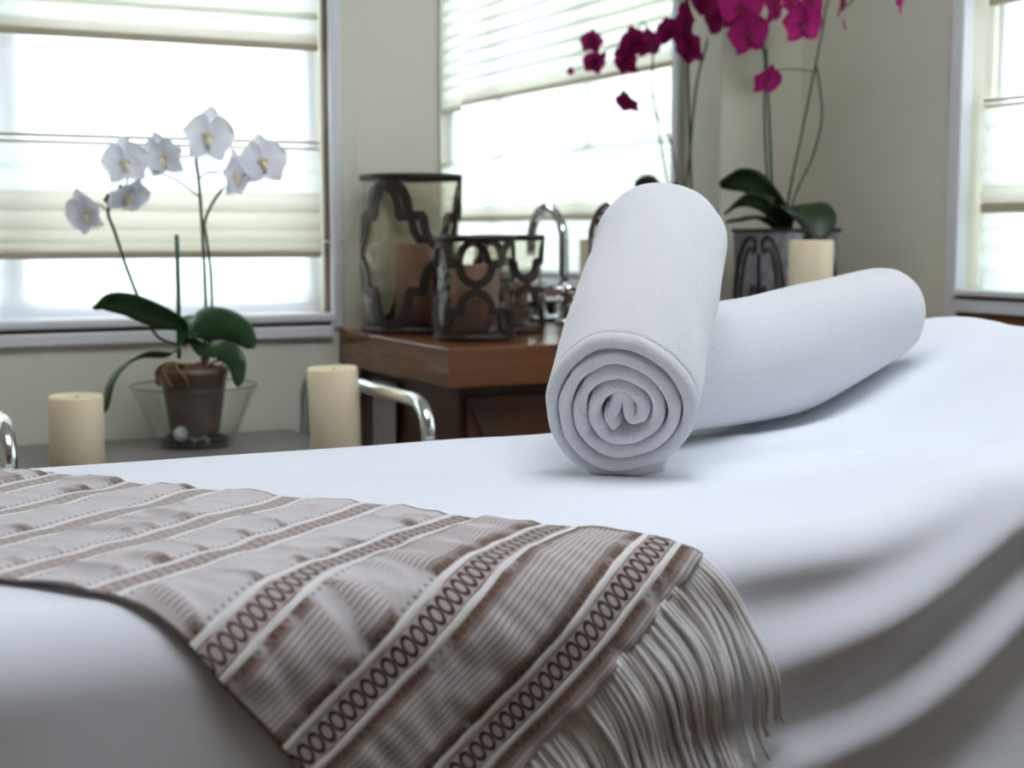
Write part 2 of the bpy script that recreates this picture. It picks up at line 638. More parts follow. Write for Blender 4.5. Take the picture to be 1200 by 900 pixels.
# window in the wall on the right
w2 = bpy.data.objects.new('window_2', None)
w2.location = (WX, 0.8, RZ0)
COL.objects.link(w2)
tag(w2, kind='structure')
fx0, fx1 = WX + 0.075, WX + 0.125
for y0, y1, z0, z1 in ((R0, R1, RZ1 - 0.05, RZ1), (R0, R1, RZ0, RZ0 + 0.04), (R0, R0 + 0.04, RZ0 + 0.04, RZ1 - 0.05),
                       (R1 - 0.03, R1, RZ0 + 0.04, RZ1 - 0.05)):
    obj('window_frame', box(fx0, fx1, y0, y1, z0, z1, 0.004), 'white_trim', w2, False)
for yy in (0.96, 1.54):
    obj('mullion', box(fx0 + 0.005, fx1, yy - 0.02, yy + 0.02, RZ0 + 0.04, RZ1 - 0.05, 0.003), 'white_trim', w2, False)
for y0, y1 in ((R0 + 0.04, 0.94), (0.98, 1.52), (1.56, R1 - 0.03)):
        obj('pane', box(fx1 - 0.02, fx1 - 0.014, y0, y1, RZ0 + 0.04, RZ1 - 0.05), 'window_glass', w2, False)
obj('window_casing', box(WX - 0.018, WX + 0.01, R1 - 0.004, R1 + 0.030, 0.835, RZ1 + 0.03, 0.004), 'white_trim', w2, False)
obj('window_casing', box(WX - 0.018, WX + 0.01, R0 - 0.03, R0 + 0.004, 0.835, RZ1 + 0.03, 0.004), 'white_trim', w2, False)
obj('window_casing', box(WX - 0.018, WX + 0.01, R0 + 0.005, R1 - 0.005, RZ1, RZ1 + 0.03, 0.004), 'white_trim', w2, False)
obj('window_sill', box(WX - 0.030, fx0 + 0.01, R0 + 0.005, R1 - 0.005, 0.884, 0.896, 0.003), 'white_trim', w2, False)
obj('apron', box(WX - 0.022, WX - 0.001, R0 + 0.005, R1 - 0.005, 0.852, 0.878, 0.003), 'white_trim', w2, False)
obj('sill_groove', box(WX - 0.010, WX - 0.001, R0 + 0.005, R1 - 0.005, 0.878, 0.884), 'painted_trim_shadow', w2, False)  # dark fill painting the shadow line between sill and apron
obj('wood_skirt', box(WX - 0.016, WX - 0.001, R0 + 0.005, R1 - 0.005, 0.60, 0.852, 0.003), 'counter_wood', w2, False,
    label='dark wooden panel under the white sill')


# ------------------------------------------------------------------ pleated shades
def pleat(u0, u1, z0, z1, bulge, horiz, plane):
    """a soft strip of cloth bowed toward the room; horiz 'x' (back wall) or 'y' (right wall)"""
    V = []
    nu, nv = 2, 7
    for i in range(nu):
        u = u0 + (u1 - u0) * i / (nu - 1)
        for j in range(nv):
            t = j / (nv - 1)
            z = z0 + (z1 - z0) * t
            d = -bulge * math.sin(PI * min(1, t * 1.15)) ** 0.8 if t < 0.87 else -bulge * 0.1
            V.append((u, plane + d, z) if horiz == 'x' else (plane + d, u, z))
    return V, grid_faces(nu, nv)


def bar(u0, u1, z0, z1, th, horiz, plane, bev=0.003):
    if horiz == 'x':
        return box(u0, u1, plane - th, plane, z0, z1, bev)
    return box(plane - th, plane, u0, u1, z0, z1, bev)


def shade(label, rows, u0, u1, horiz, plane, top, lining=None):
    loc = ((u0 + u1) / 2, plane, top) if horiz == 'x' else (plane, (u0 + u1) / 2, top)
    t = thing('pleated_shade', label, 'window shade', loc, 'pleated window shades')
    if lining:
        obj('head_rail', bar(u0, u1, top - 0.03, top, 0.03, horiz, plane + 0.01), 'white_trim', t, False)
    if lining:
        obj('sheer_lining', bar(u0, u1, lining[0], lining[1], 0.001, horiz, plane + 0.022, 0), 'shade_lining', t, False)  # lining added to dim the sky glare through the gaps
    for kind, z0, z1 in rows:
        if kind == 'hem':
            obj('hem_bar', bar(u0, u1, z0, z1, 0.012, horiz, plane, 0.004), 'shade_hem', t, False)
        elif kind == 'rail':
            obj('middle_rail', bar(u0, u1, z0, z1, 0.010, horiz, plane, 0.002), 'shade_hem', t, False)
        elif kind == 'fold':
            obj('pleat', pleat(u0, u1, z0 - 0.004, z1 + 0.003, 0.012, horiz, plane), 'shade_fold', t)
        else:
            obj('pleat', pleat(u0, u1, z0 - 0.004, z1 + 0.002, 0.008, horiz, plane), 'shade_sheer', t)
    return t


rows = [('hem', 1.345, 1.358), ('fold', 1.358, 1.376)]
z = 1.376
while z < 1.90:
    rows.append(('sheer', z, z + 0.030))
    rows.append(('fold', z + 0.030, z + 0.040))
    z += 0.040
shade('pale pleated shade with upper stack over the window beside white orchid', rows, B0 + 0.004, B1 - 0.010, 'x', WY + 0.045, 1.965, (0.875, 1.94))
lower = [('rail', 1.171, 1.176), ('rail', 1.160, 1.164), ('sheer', 1.118, 1.160), ('sheer', 1.076, 1.118), ('fold', 1.044, 1.076),
         ('fold', 1.010, 1.044), ('fold', 0.986, 1.010), ('fold', 0.970, 0.986), ('hem', 0.957, 0.970)]
ls = shade('lower beige pleated shade hanging behind the white orchid', lower, B0 + 0.004, B1 - 0.010, 'x', WY + 0.040, 1.186)
cpts = [at(386, 283, Y=WY - 0.012), at(397, 282, Y=WY - 0.014), at(409, 268, Y=WY - 0.012), at(416, 245, Y=WY - 0.012),
        at(418, 215, Y=WY - 0.010), at(418, 150, Y=WY - 0.008)]
cpts[0] = Vector((B1 - 0.012, WY + 0.03, cpts[0].z))
obj('pull_cord', tube(catmull(cpts, 6), 0.0016, 6), 'cord_white', ls)

rows = [('hem', 1.430, 1.446), ('fold', 1.446, 1.48)]
z = 1.48
while z < 1.90:
    rows.append(('sheer', z, z + 0.034))
    rows.append(('fold', z + 0.034, z + 0.044))
    z += 0.044
shade('upper pleated shade on the wide window reflected in the mirror', rows, R0 + 0.004, R1 - 0.012, 'y', WX + 0.045, 1.965, (0.895, 1.94))
rows = [('rail', 1.251, 1.256), ('rail', 1.240, 1.245), ('sheer', 1.204, 1.240), ('sheer', 1.159, 1.204), ('sheer', 1.123, 1.159),
        ('sheer', 1.092, 1.123), ('fold', 1.061, 1.092), ('hem', 1.041, 1.061),
        ('sheer', 1.011, 1.041), ('sheer', 0.975, 1.011), ('sheer', 0.936, 0.975), ('sheer', 0.900, 0.936)]
shade('lower white pleated shade with beige band on the wide window', rows, R0 + 0.004, R1 - 0.012, 'y', WX + 0.040, 1.266)

# ================================================================== massage table and sheet
XB0, XB1 = -0.22, 1.86
YE, YB, RR = 1.002, 1.605, 0.062          # where the rounding starts at front and back, edge radius
ZB = 0.75


def rise(x):
    return 0.116 * sm((x - 1.06) / 0.48) - 0.030 * sm((x - 1.54) / 0.28)


def ztop(x, y):
    z = ZB + rise(x)
    k = sm((x - 0.72) / 0.4)
    # soft creases of the sheet, mostly on the raised end
    z += 0.0100 * k * nse(x * 6 + y * 4, y * 10 - x * 2, 1.3)
    z += 0.034 * k * max(0, nse(x * 4.6 + y * 6.4, y * 3.0 - x * 1.4, 7.7)) ** 1.3 * (1 - 0.7 * sm((y - 1.30) / 0.1) * sm((1.48 - x) / 0.1))
    z += 0.034 * sm((x - 0.80) / 0.26) * sm((1.27 - y) / 0.22) * (1 - 0.6 * sm((x - 1.15) / 0.3))
    z += 0.0016 * nse(x * 3, y * 18 + x * 3, 3.1) + 0.0005 * nse(x * 5, y * 60 - x * 8, 9.0)
    return z


def folds(x, drop):
    """outward swing of the hanging cloth, drop = metres below the edge"""
    k = 0.12 + 0.88 * sm((x - 0.45) / 0.35)
    g = sm(drop / 0.05)
    ph = drop / 0.100 + 0.9 * nse(x * 1.9, 0.3, drop * 4.0) - 0.16 * x
    return k * g * 0.0105 * (0.75 + 0.8 * nse(x * 3.1, drop * 6, 5.5)) * math.sin(2 * PI * ph - 0.4) + g * 0.004 * nse(x * 7, drop * 5, 2.0)


def surf(x, yf):
    """bed surface for a flat cloth coordinate (x, yf); yf below YE wraps over the near edge"""
    x1 = x
    zt = ztop(x, min(max(yf, YE), YB))
    if yf >= YE and yf <= YB:
        return Vector((x1, yf, zt))
    front = yf < YE
    q = YE - yf if front else yf - YB
    amax = R(79)
    a = min(q / RR, amax)
    dy = RR * math.sin(a)
    dz = RR * (1 - math.cos(a))
    rest = q - amax * RR
    if rest > 0:
        dy += rest * math.cos(amax)
        dz += rest * math.sin(amax)
    f = folds(x, dz) if front else 0.3 * folds(x + 3, dz)
    dy += f
    return Vector((x1, YE - dy if front else YB + dy, zt - dz))


def surf_n(x, yf):
    e = 0.004
    a = surf(x + e, yf) - surf(x - e, yf)
    c = surf(x, yf + e) - surf(x, yf - e)
    return a.cross(c).normalized()


nx, ny = 230, 190
V = []
y_lo, y_hi = YE - 0.52, YB + 0.45
for i in range(nx):
    x = XB0 + (XB1 - XB0) * i / (nx - 1)
    for j in range(ny):
        V.append(surf(x, y_lo + (y_hi - y_lo) * j / (ny - 1)))
# short end drapes
Vn, Fn = V, grid_faces(nx, ny)


def end_drape(x, sgn):
    vv, ns = [], 24
    for s in range(ns):
        q = 0.40 * s / (ns - 1)
        a = min(q / RR, R(79))
        dx = RR * math.sin(a)
        dz = RR * (1 - math.cos(a))
        rest = max(0.0, q - R(79) * RR)
        dx += rest * math.cos(R(79))
        dz += rest * math.sin(R(79))
        for j in range(60):
            yf = YE - 0.13 + (YB - YE + 0.26) * j / 59
            p = surf(x, yf)
            p.x += sgn * (dx + 0.006 * sm(dz / 0.1) * math.sin(yf * 45))
            p.z -= dz
            vv.append(p)
    return vv, grid_faces(ns, 60)


sheet = obj('bed_sheet', join((Vn, Fn), end_drape(XB0, -1), end_drape(XB1, 1)), 'sheet_cotton')
tag(sheet, 'smooth white cotton sheet draped over the massage table', 'sheet')

tb = thing('massage_table', 'padded massage table hidden under the white sheet', 'massage table', ((XB0 + XB1) / 2, 1.295, 0))
bx = box(XB0 + 0.01, 1.0, YE + 0.005, YB - 0.005, 0.66, ZB - 0.022, 0.015)
obj('cushion', bx, 'bed_vinyl', tb)
Vh = []
NH = 12
for k in range(NH):
    xx = 1.002 + (XB1 - 0.02 - 1.002) * k / (NH - 1)
    zt = ZB + rise(xx) - 0.022
    for yy in (YE + 0.005, YB - 0.005):
        for zz in (zt - 0.07, zt):
            Vh.append((xx, yy, zz))
e_ = (NH - 1) * 4
Fh = [[0, 1, 3, 2], [e_, e_ + 2, e_ + 3, e_ + 1]]
for k in range(NH - 1):
    a = k * 4
    Fh += [[a, a + 4, a + 5, a + 1], [a + 2, a + 3, a + 7, a + 6], [a + 1, a + 5, a + 7, a + 3], [a, a + 2, a + 6, a + 4]]
obj('raised_head_section', fix_normals((Vh, Fh)), 'bed_vinyl', tb, False)
obj('frame', box(XB0 + 0.03, XB1 - 0.03, YE + 0.03, YB - 0.03, 0.60, 0.658, 0.006), 'bed_leg_wood', tb, False)
for xx in (XB0 + 0.10, XB1 - 0.16):
    for yy in (YE + 0.05, YB - 0.11):
        obj('leg', box(xx, xx + 0.06, yy, yy + 0.06, 0.0, 0.60, 0.006), 'bed_leg_wood', tb, False)

# ================================================================== woven throw with fringe
S0, T0 = 1.144, -0.329          # near long edge (x+y) and fringe edge (x-y)
S2 = math.sqrt(2)


def flat(u, v):
    s = S0 + v * S2
    t = T0 - u * S2
    x, y = (s + t) / 2 - 0.5, (s - t) / 2 - 1.0
    cr, sr = math.cos(-0.148), math.sin(-0.148)
    return 0.5 + x * cr - y * sr, 1.0 + x * sr + y * cr


def puff(u, v):
    return nse(u * 15 + 2.0, v * 44, 0.5) + 0.5 * nse(u * 30, v * 70, 4.0) + 0.12


def pucker(u, v):
    w = ((u - 0.034 + 0.046) % 0.092) - 0.046
    k = sm((abs(w) - 0.014) / 0.016)
    h = 0.0048 * k * (0.45 + puff(u, v)) + 0.0026 * nse(u * 9, v * 22, 4.0)
    return h + 0.0048


def tpos(u, v, lift=0.0):
    edge = 0.004 * nse(u * 11, 3.0) * (1 if v > TW * 0.5 else -1) * (abs(v / TW - 0.5) * 2) ** 4
    x, y = flat(u, v + edge)
    return surf(x, y) + surf_n(x, y) * (max(0.0030, pucker(u, v)) + lift)


UL = 0.80
nu, nv = 330, 110
V, UV = [], []
for i in range(nu):
    for j in range(nv):
        u, v = UL * i / (nu - 1), TW * j / (nv - 1)
        V.append(tpos(u, v))
        UV.append((u, v))
c0 = tpos(0.4, TW / 2)
throw = thing('woven_throw', 'brown and white striped woven throw with fringed end on the bed', 'throw blanket', (c0.x, c0.y, c0.z))
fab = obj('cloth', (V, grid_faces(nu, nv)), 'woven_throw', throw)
ul = fab.data.uv_layers.new(name='UVMap')
for lp in fab.data.loops:
    ul.data[lp.index].uv = UV[lp.vertex_index]
pa = fab.data.attributes.new('pucker', 'FLOAT', 'POINT')
pa.data.foreach_set('value', [puff(u, v) for u, v in UV])
sol = fab.modifiers.new('thickness', 'SOLIDIFY')
sol.thickness = 0.0012
sol.offset = -1
# raised white ribs either side of each chain band
for b_ in range(9):
    uc = 0.034 + 0.092 * b_
    for sg in (-1, 1):
        V = []
        n1 = 120
        for j in range(n1):
            v = 0.001 + (TW - 0.002) * j / (n1 - 1)
            wob = 0.0007 * nse(v * 40, b_ * 3.3, sg)
            for k in range(5):
                a = k / 4.0
                uu = max(0.0, uc + sg * 0.0138 + wob + (a - 0.5) * (0.0088 + 0.0016 * nse(v * 60, b_, 5 + sg)))
                V.append(tpos(uu, v, 0.0019 * math.sin(PI * a) + 0.0002))
        obj('rib', (V, grid_faces(n1, 5)), 'cord_white', throw)
# fringe
NT = 88
for k in range(NT):
    v0 = TW * (k + 0.5) / NT
    x, y = flat(0.0, v0)
    ln = 0.150 + 0.03 * random.random()
    clump = 0.5 * nse(v0 * 30, 9.1) + 0.15 * (random.random() - 0.5)
    lift0 = 0.004 + 0.005 * random.random()
    pts = []
    ns = 18
    px, py = x - 0.002, y + 0.002
    for s in range(ns):
        t = s / (ns - 1)
        ang = R(-55 - 26 * sm(t / 0.45)) + 0.55 * clump * sm(t * 2.0) * (1 - 0.5 * t) + 0.10 * nse(t * 2.5, k * 1.7)
        lift = lift0 * (0.5 + sm(t * 3)) + 0.006 * sm(t) * (0.5 + nse(t * 3, k * 0.9, 6))
        pts.append(surf(px, py) + surf_n(px, py) * max(0.003, lift))
        px += math.cos(ang) * ln / ns
        py += math.sin(ang) * ln / ns

    def rad(t, k=k):
        r = 0.0029 * (1 - 0.35 * t)
        if t < 0.06:
            r = 0.0034
        if abs(t - 0.45 - 0.2 * math.sin(k * 2.1)) < 0.035 and k % 4 == 0:
            r = 0.0038
        return r
    obj('tassel', tube(pts, rad, 6), 'yarn_white', throw)


# ================================================================== rolled towels
def spiral_path(turns, r0, r1, n, squash, ph=0.0):
    """2-D centre line: an S-shaped fold at the core, then an outward spiral"""
    pts = []
    core = [(-0.30, -0.75), (-0.55, -0.35), (-0.30, 0.10), (-0.10, 0.65), (0.22, 0.72), (0.30, 0.20), (0.42, -0.30),
            (0.85, -0.20)]
    for cx, cy in catmull([(a, c, 0) for a, c in core], 5)[:-1] and [(p.x, p.y) for p in catmull([(a, c, 0) for a, c in core], 5)[:-1]]:
        pts.append((cx * r0, cy * r0))
    a0 = math.atan2(-0.20, 0.85)
    for i in range(n):
        t = i / (n - 1)
        th = a0 + t * turns * 2 * PI
        r = r0 * 0.87 + (r1 - r0 * 0.87) * t
        w = 1 + squash * (0.045 * math.sin(2 * th + 0.6) + 0.026 * math.sin(3 * th + 2.0 + ph)) \
            + 0.020 * nse(math.cos(th) * 2 + t * 3, math.sin(th) * 2, ph)
        pts.append((r * w * math.cos(th), r * w * math.sin(th)))
    return pts


def towel_roll(name, label, A, Bp, rad_a, rad_b, turns, shear, flip=1.0, seed=0.0, floor=None, follow=False):
    """A = centre of the near end face, Bp = centre of the far end"""
    A, Bp = Vector(A), Vector(Bp)
    ax = (Bp - A)
    L = ax.length
    ax.normalize()
    side = ax.cross(Vector((0, 0, 1))).normalized()
    upv = side.cross(ax).normalized()
    th = 0.0128 * rad_a / 0.0775
    path = spiral_path(turns, rad_a * 0.27, rad_a - th * 0.5, 330, 1.0, seed)
    N = len(path)
    # loop of the ribbon's section: (thickness offset, axial station)
    stn = [0, 0.0006, 0.0018, 0.0036, 0.006, 0.009, 0.0115, 0.013, 0.0140, 0.0150, 0.0165, 0.019, 0.024]
    stn += [0.024 + (L - 0.050) * k / 16 for k in range(1, 17)]
    stn += [L - 0.019, L - 0.013, L - 0.009, L - 0.006, L - 0.0036, L - 0.0018, L - 0.0006, L]
    stn = [a / L for a in stn]
    sec = [(0.5, a) for a in stn] + [(-0.5, a) for a in reversed(stn)]
    V = []
    m = len(sec)
    for i, (px, py) in enumerate(path):
        p0 = path[max(i - 1, 0)]
        p1 = path[min(i + 1, N - 1)]
        tx, ty = p1[0] - p0[0], p1[1] - p0[1]
        q = math.hypot(tx, ty) or 1
        nx_, ny_ = ty / q, -tx / q
        tt = i / (N - 1)
        jit = 0.0042 * nse(tt * 16, seed + 1.0) - 0.006 * sm((tt - 0.80) / 0.1) * -1
        thick = th * (0.92 + 0.25 * nse(tt * 40, seed + 5.0))
        for o_, s in sec:
            z = s * L
            # rounded lips at both ends
            ed = min(z, L - z)
            lip = thick * 0.55
            f = 1.0 if ed > lip else math.sqrt(max(0.0, 1 - (1 - ed / lip) ** 2)) * 0.92 + 0.08
            ox, oy = px + nx_ * o_ * thick * f, py + ny_ * o_ * thick * f
            sc = 1 + (rad_b / rad_a - 1) * s
            # the far end is rounded off, the middle swells a little
            far = 1 - 0.05 * sm((s - 0.90) / 0.10) ** 2
            sw = 1 + 0.015 * math.sin(PI * s)
            ox *= sc * far * sw
            oy *= sc * far * sw
            if o_ > 0 and tt > 0.72:      # stitched hem line round the open end
                g_ = 0.0022 * math.exp(-((z - 0.0140) / 0.0011) ** 2)
                ox -= nx_ * g_
                oy -= ny_ * g_
            rr = math.hypot(ox, oy)
            if rr > 1e-5:
                bumpy = 0.0040 * nse(ox * 30 / rad_a * 0.0775, oy * 30, z * 14 + seed) * (rr / rad_a) ** 2
                ox += ox / rr * bumpy
                oy += oy / rr * bumpy
            zz = z + jit * (1 - s) + (shear * oy * (1 - s))
            p = A + side * (ox * flip) + upv * oy + ax * zz
            if follow:      # the soft roll sags onto the rising bed
                ca = A + ax * z
                p.z += (ztop(ca.x, ca.y) - (ztop(A.x, A.y) * (1 - s) + ztop(Bp.x, Bp.y) * s)) * max(0.0, min(1.0, 0.42 - 0.6 * oy / rad_a))
            if floor is not None:
                g = floor(p)
                if p.z < g:
                    p.z = g + (p.z - g) * 0.04
            V.append(p)
    # clustered axial stations near the ends keep the lips round
    Fc = []
    for i in range(N - 1):
        for k in range(m):
            k2 = (k + 1) % m
            Fc.append([i * m + k, i * m + k2, (i + 1) * m + k2, (i + 1) * m + k])
    Fc.append(list(range(m))[::-1])
    Fc.append([(N - 1) * m + k for k in range(m)])
    t = obj(name, fix_normals((V, Fc)), 'terry')
    tag(t, label, 'towel', 'rolled white towels')
    return t


def bed_floor(p):
    return ztop(p.x, max(YE, min(YB, p.y))) + 0.001


F0 = at(728, 484, D=1.47)
F1 = at(780, 272, D=1.70)
towel_roll('rolled_towel', 'rolled white towel tilted upward with its spiral end facing front', F0, F1, 0.0865, 0.0850, 3.87, 0.28,
           1.0, 0.0, bed_floor)
Q0 = Vector((0.925, 1.475, 0.826))
Q1 = Vector((1.345, 1.535, 0.894))
towel_roll('rolled_towel', 'rolled white towel lying on its side behind the tilted one', Q0, Q1, 0.083, 0.073, 3.70, 0.0, 1.0, 3.0, bed_floor, True)

# ================================================================== vanity
VX0 = 0.942
VYF = 2.107
ct = obj('vanity_counter', box(VX0, WX - 0.004, VYF, WY - 0.002, CT - 0.066, CT, 0.003), 'counter_wood', None, False)
tag(ct, 'thick glossy brown wooden counter top under the mirror', 'counter')
cab = thing('vanity_cabinet', 'dark brown wooden vanity cabinet beneath the counter', 'cabinet', (1.5, 2.36, 0))
CX0, CYF = 0.985, 2.165
obj('body', box(CX0, WX - 0.004, CYF, WY - 0.004, 0.06, CT - 0.068, 0.003), 'cabinet_wood', cab, False)
obj('plinth', box(CX0 + 0.04, WX - 0.02, CYF + 0.05, WY - 0.02, 0.0, 0.06), 'brace_wood', cab, False)
for x0, x1 in ((CX0 + 0.01, 1.32), (1.33, 1.67), (1.68, WX - 0.02)):
    d = obj('door', box(x0, x1, CYF - 0.016, CYF - 0.001, 0.08, CT - 0.085, 0.003), 'cabinet_wood', cab, False)
    # crossed mouldings on the door
    zc0, zc1 = 0.10, CT - 0.10
    for xa, xb in ((x0 + 0.02, x1 - 0.02), (x1 - 0.02, x0 + 0.02)):
        dz = 0.018
        yy0, yy1 = CYF - 0.022, CYF - 0.015
        vv = [(xa - dz, yy0, zc1), (xa + dz, yy0, zc1), (xb + dz, yy0, zc0), (xb - dz, yy0, zc0),
              (xa - dz, yy1, zc1), (xa + dz, yy1, zc1), (xb + dz, yy1, zc0), (xb - dz, yy1, zc0)]
        ff = [[0, 1, 2, 3], [4, 7, 6, 5], [0, 4, 5, 1], [1, 5, 6, 2], [2, 6, 7, 3], [3, 7, 4, 0]]
        obj('cross_moulding', fix_normals((vv, ff)), 'brace_wood', d, False)
# grey cloth hanging on the cabinet's side
V = []
for i in range(24):
    yy = 2.415 + 0.115 * i / 23
    for j in range(20):
        zz = 0.735 - 0.36 * j / 19
        V.append((CX0 - 0.010 - 0.005 * (1 + math.sin(i * 1.05 + 0.02 * j)) * (0.4 + j / 30), yy, zz))
hc = obj('hand_cloth', (V, grid_faces(24, 20)), 'grey_cloth')
tag(hc, 'grey cloth hanging on the side of the dark vanity', 'towel')
sl = hc.modifiers.new('thickness', 'SOLIDIFY')
sl.thickness = 0.004

# mirror with bevelled rim
MX0, MX1, MZ0, MZ1, BW = 1.155, 1.812, CT + 0.001, 2.05, 0.046
V = []
for x0, x1, z0, z1, yy in ((MX0, MX1, MZ0, MZ1, WY - 0.002), (MX0, MX1, MZ0, MZ1, WY - 0.0056),
                           (MX0 + BW, MX1 - BW * 0.8, MZ0 + BW, MZ1 - BW, WY - 0.0064)):
    V += [(x0, yy, z0), (x1, yy, z0), (x1, yy, z1), (x0, yy, z1)]
Fc = [[8, 9, 10, 11]]
for a in (0, 4):
    for k in range(4):
        k2 = (k + 1) % 4
        Fc.append([a + k, a + k2, a + 4 + k2, a + 4 + k])
Fc.append([3, 2, 1, 0])
mr = obj('wall_mirror', fix_normals((V, Fc)), 'mirror_silver', None, False)
tag(mr, 'large frameless mirror with slanted glass rim above the counter', 'mirror')

# sink and tap
sk = thing('vessel_sink', 'white ceramic sink on the counter behind the towels', 'sink', (1.62, 2.36, CT))
V, Fc = [], []


def rrect(cx, cy, hx, hy, r, z, n=5):
    out = []
    for sx, sy, a0 in ((1, 1, 0), (-1, 1, 90), (-1, -1, 180), (1, -1, 270)):
        for k in range(n):
            a = R(a0 + 90 * k / (n - 1))
            out.append(Vector((cx + sx * (hx - r) + r * math.cos(a), cy + sy * (hy - r) + r * math.sin(a), z)))
    return out


SX, SY = 1.535, 2.325
loops = [rrect(SX, SY, 0.13, 0.115, 0.03, CT), rrect(SX, SY, 0.155, 0.14, 0.03, CT + 0.028), rrect(SX, SY, 0.157, 0.142, 0.03, CT + 0.032),
         rrect(SX, SY, 0.150, 0.135, 0.03, CT + 0.032), rrect(SX, SY, 0.12, 0.105, 0.03, CT + 0.006)]
for lp in loops:
    V += lp
m_ = len(loops[0])
for i in range(len(loops) - 1):
    for k in range(m_):
        Fc.append([i * m_ + k, i * m_ + (k + 1) % m_, (i + 1) * m_ + (k + 1) % m_, (i + 1) * m_ + k])
Fc.append(list(range(m_))[::-1])
Fc.append([(len(loops) - 1) * m_ + k for k in range(m_)])
sk.location = (SX, SY, CT)
obj('basin', fix_normals((V, Fc)), 'porcelain', sk)
obj('drain', lathe([(0.0005, CT + 0.008), (0.018, CT + 0.010), (0.022, CT + 0.007)], SX, SY, 20), 'chrome', sk)

FX, FY = 1.462, 2.560
tp = thing('tap', 'chrome gooseneck tap with cross handles in front of the mirror', 'tap', (FX, FY, CT))
obj('base_plate', box(FX - 0.075, FX + 0.115, FY - 0.026, FY + 0.026, CT, CT + 0.010, 0.004), 'chrome', tp)
obj('collar', lathe([(0.001, CT + 0.052), (0.017, CT + 0.050), (0.015, CT + 0.040), (0.020, CT + 0.016), (0.024, CT + 0.010)], FX, FY, 24), 'chrome', tp)
sp = [(FX, FY, CT + 0.045), (FX, FY, CT + 0.10), (FX, FY, 0.985)]
for k in range(1, 13):
    a = PI * k / 12
    sp.append((FX, FY - 0.074 + 0.074 * math.cos(a), 0.985 + 0.072 * math.sin(a)))
sp += [(FX, FY - 0.150, 0.955)]
obj('spout', tube(sp, 0.0105, 14), 'chrome', tp)
for dx in (-0.055, 0.09):
    hx = FX + dx
    h = obj('handle', join(lathe([(0.0165, CT + 0.010), (0.013, CT + 0.03), (0.010, CT + 0.055), (0.014, CT + 0.062), (0.012, CT + 0.082), (0.001, CT + 0.086)], hx, FY, 18),
                           tube([(hx - 0.034, FY - 0.006, CT + 0.072), (hx + 0.034, FY + 0.006, CT + 0.072)], 0.0062, 10),
                           tube([(hx + 0.006, FY - 0.034, CT + 0.072), (hx - 0.006, FY + 0.034, CT + 0.072)], 0.0062, 10)), 'chrome', tp)


# ================================================================== candles
def candle(label, x, y, z, r, h, tilt=0.0):
    t = thing('pillar_candle', label, 'candle', (x, y, z), 'cream pillar candles')
    prof = [(0.0005, z), (r - 0.002, z), (r, z + 0.002), (r, z + h * 0.5), (r, z + h - 0.004), (r - 0.0025, z + h), (r - 0.006, z + h - 0.001),
            (r - 0.012, z + h - 0.010), (0.0005, z + h - 0.013)]
    obj('wax', lathe(prof, x, y, 40), 'wax_cream', t)
    obj('wick', tube([(x, y, z + h - 0.016), (x + 0.001, y, z + h - 0.006), (x + 0.003, y, z + h - 0.002)], 0.0011, 6), 'wick', t)
    t.rotation_euler = (0, tilt, 0)
    return t


p = at(88.5, 463, D=2.27)
candle('short cream pillar candle left of the white orchid', p.x, p.y, TT, 0.042, p.z - TT)
p = at(393, 430, D=2.33)
candle('cream pillar candle between white orchid and wooden vanity', p.x, p.y, TT, 0.041, p.z - TT, R(-2.0))
p = at(951, 281, D=2.745)
candle('cream pillar candle in front of the grey square planter', p.x, p.y, CT, 0.042, p.z - CT)


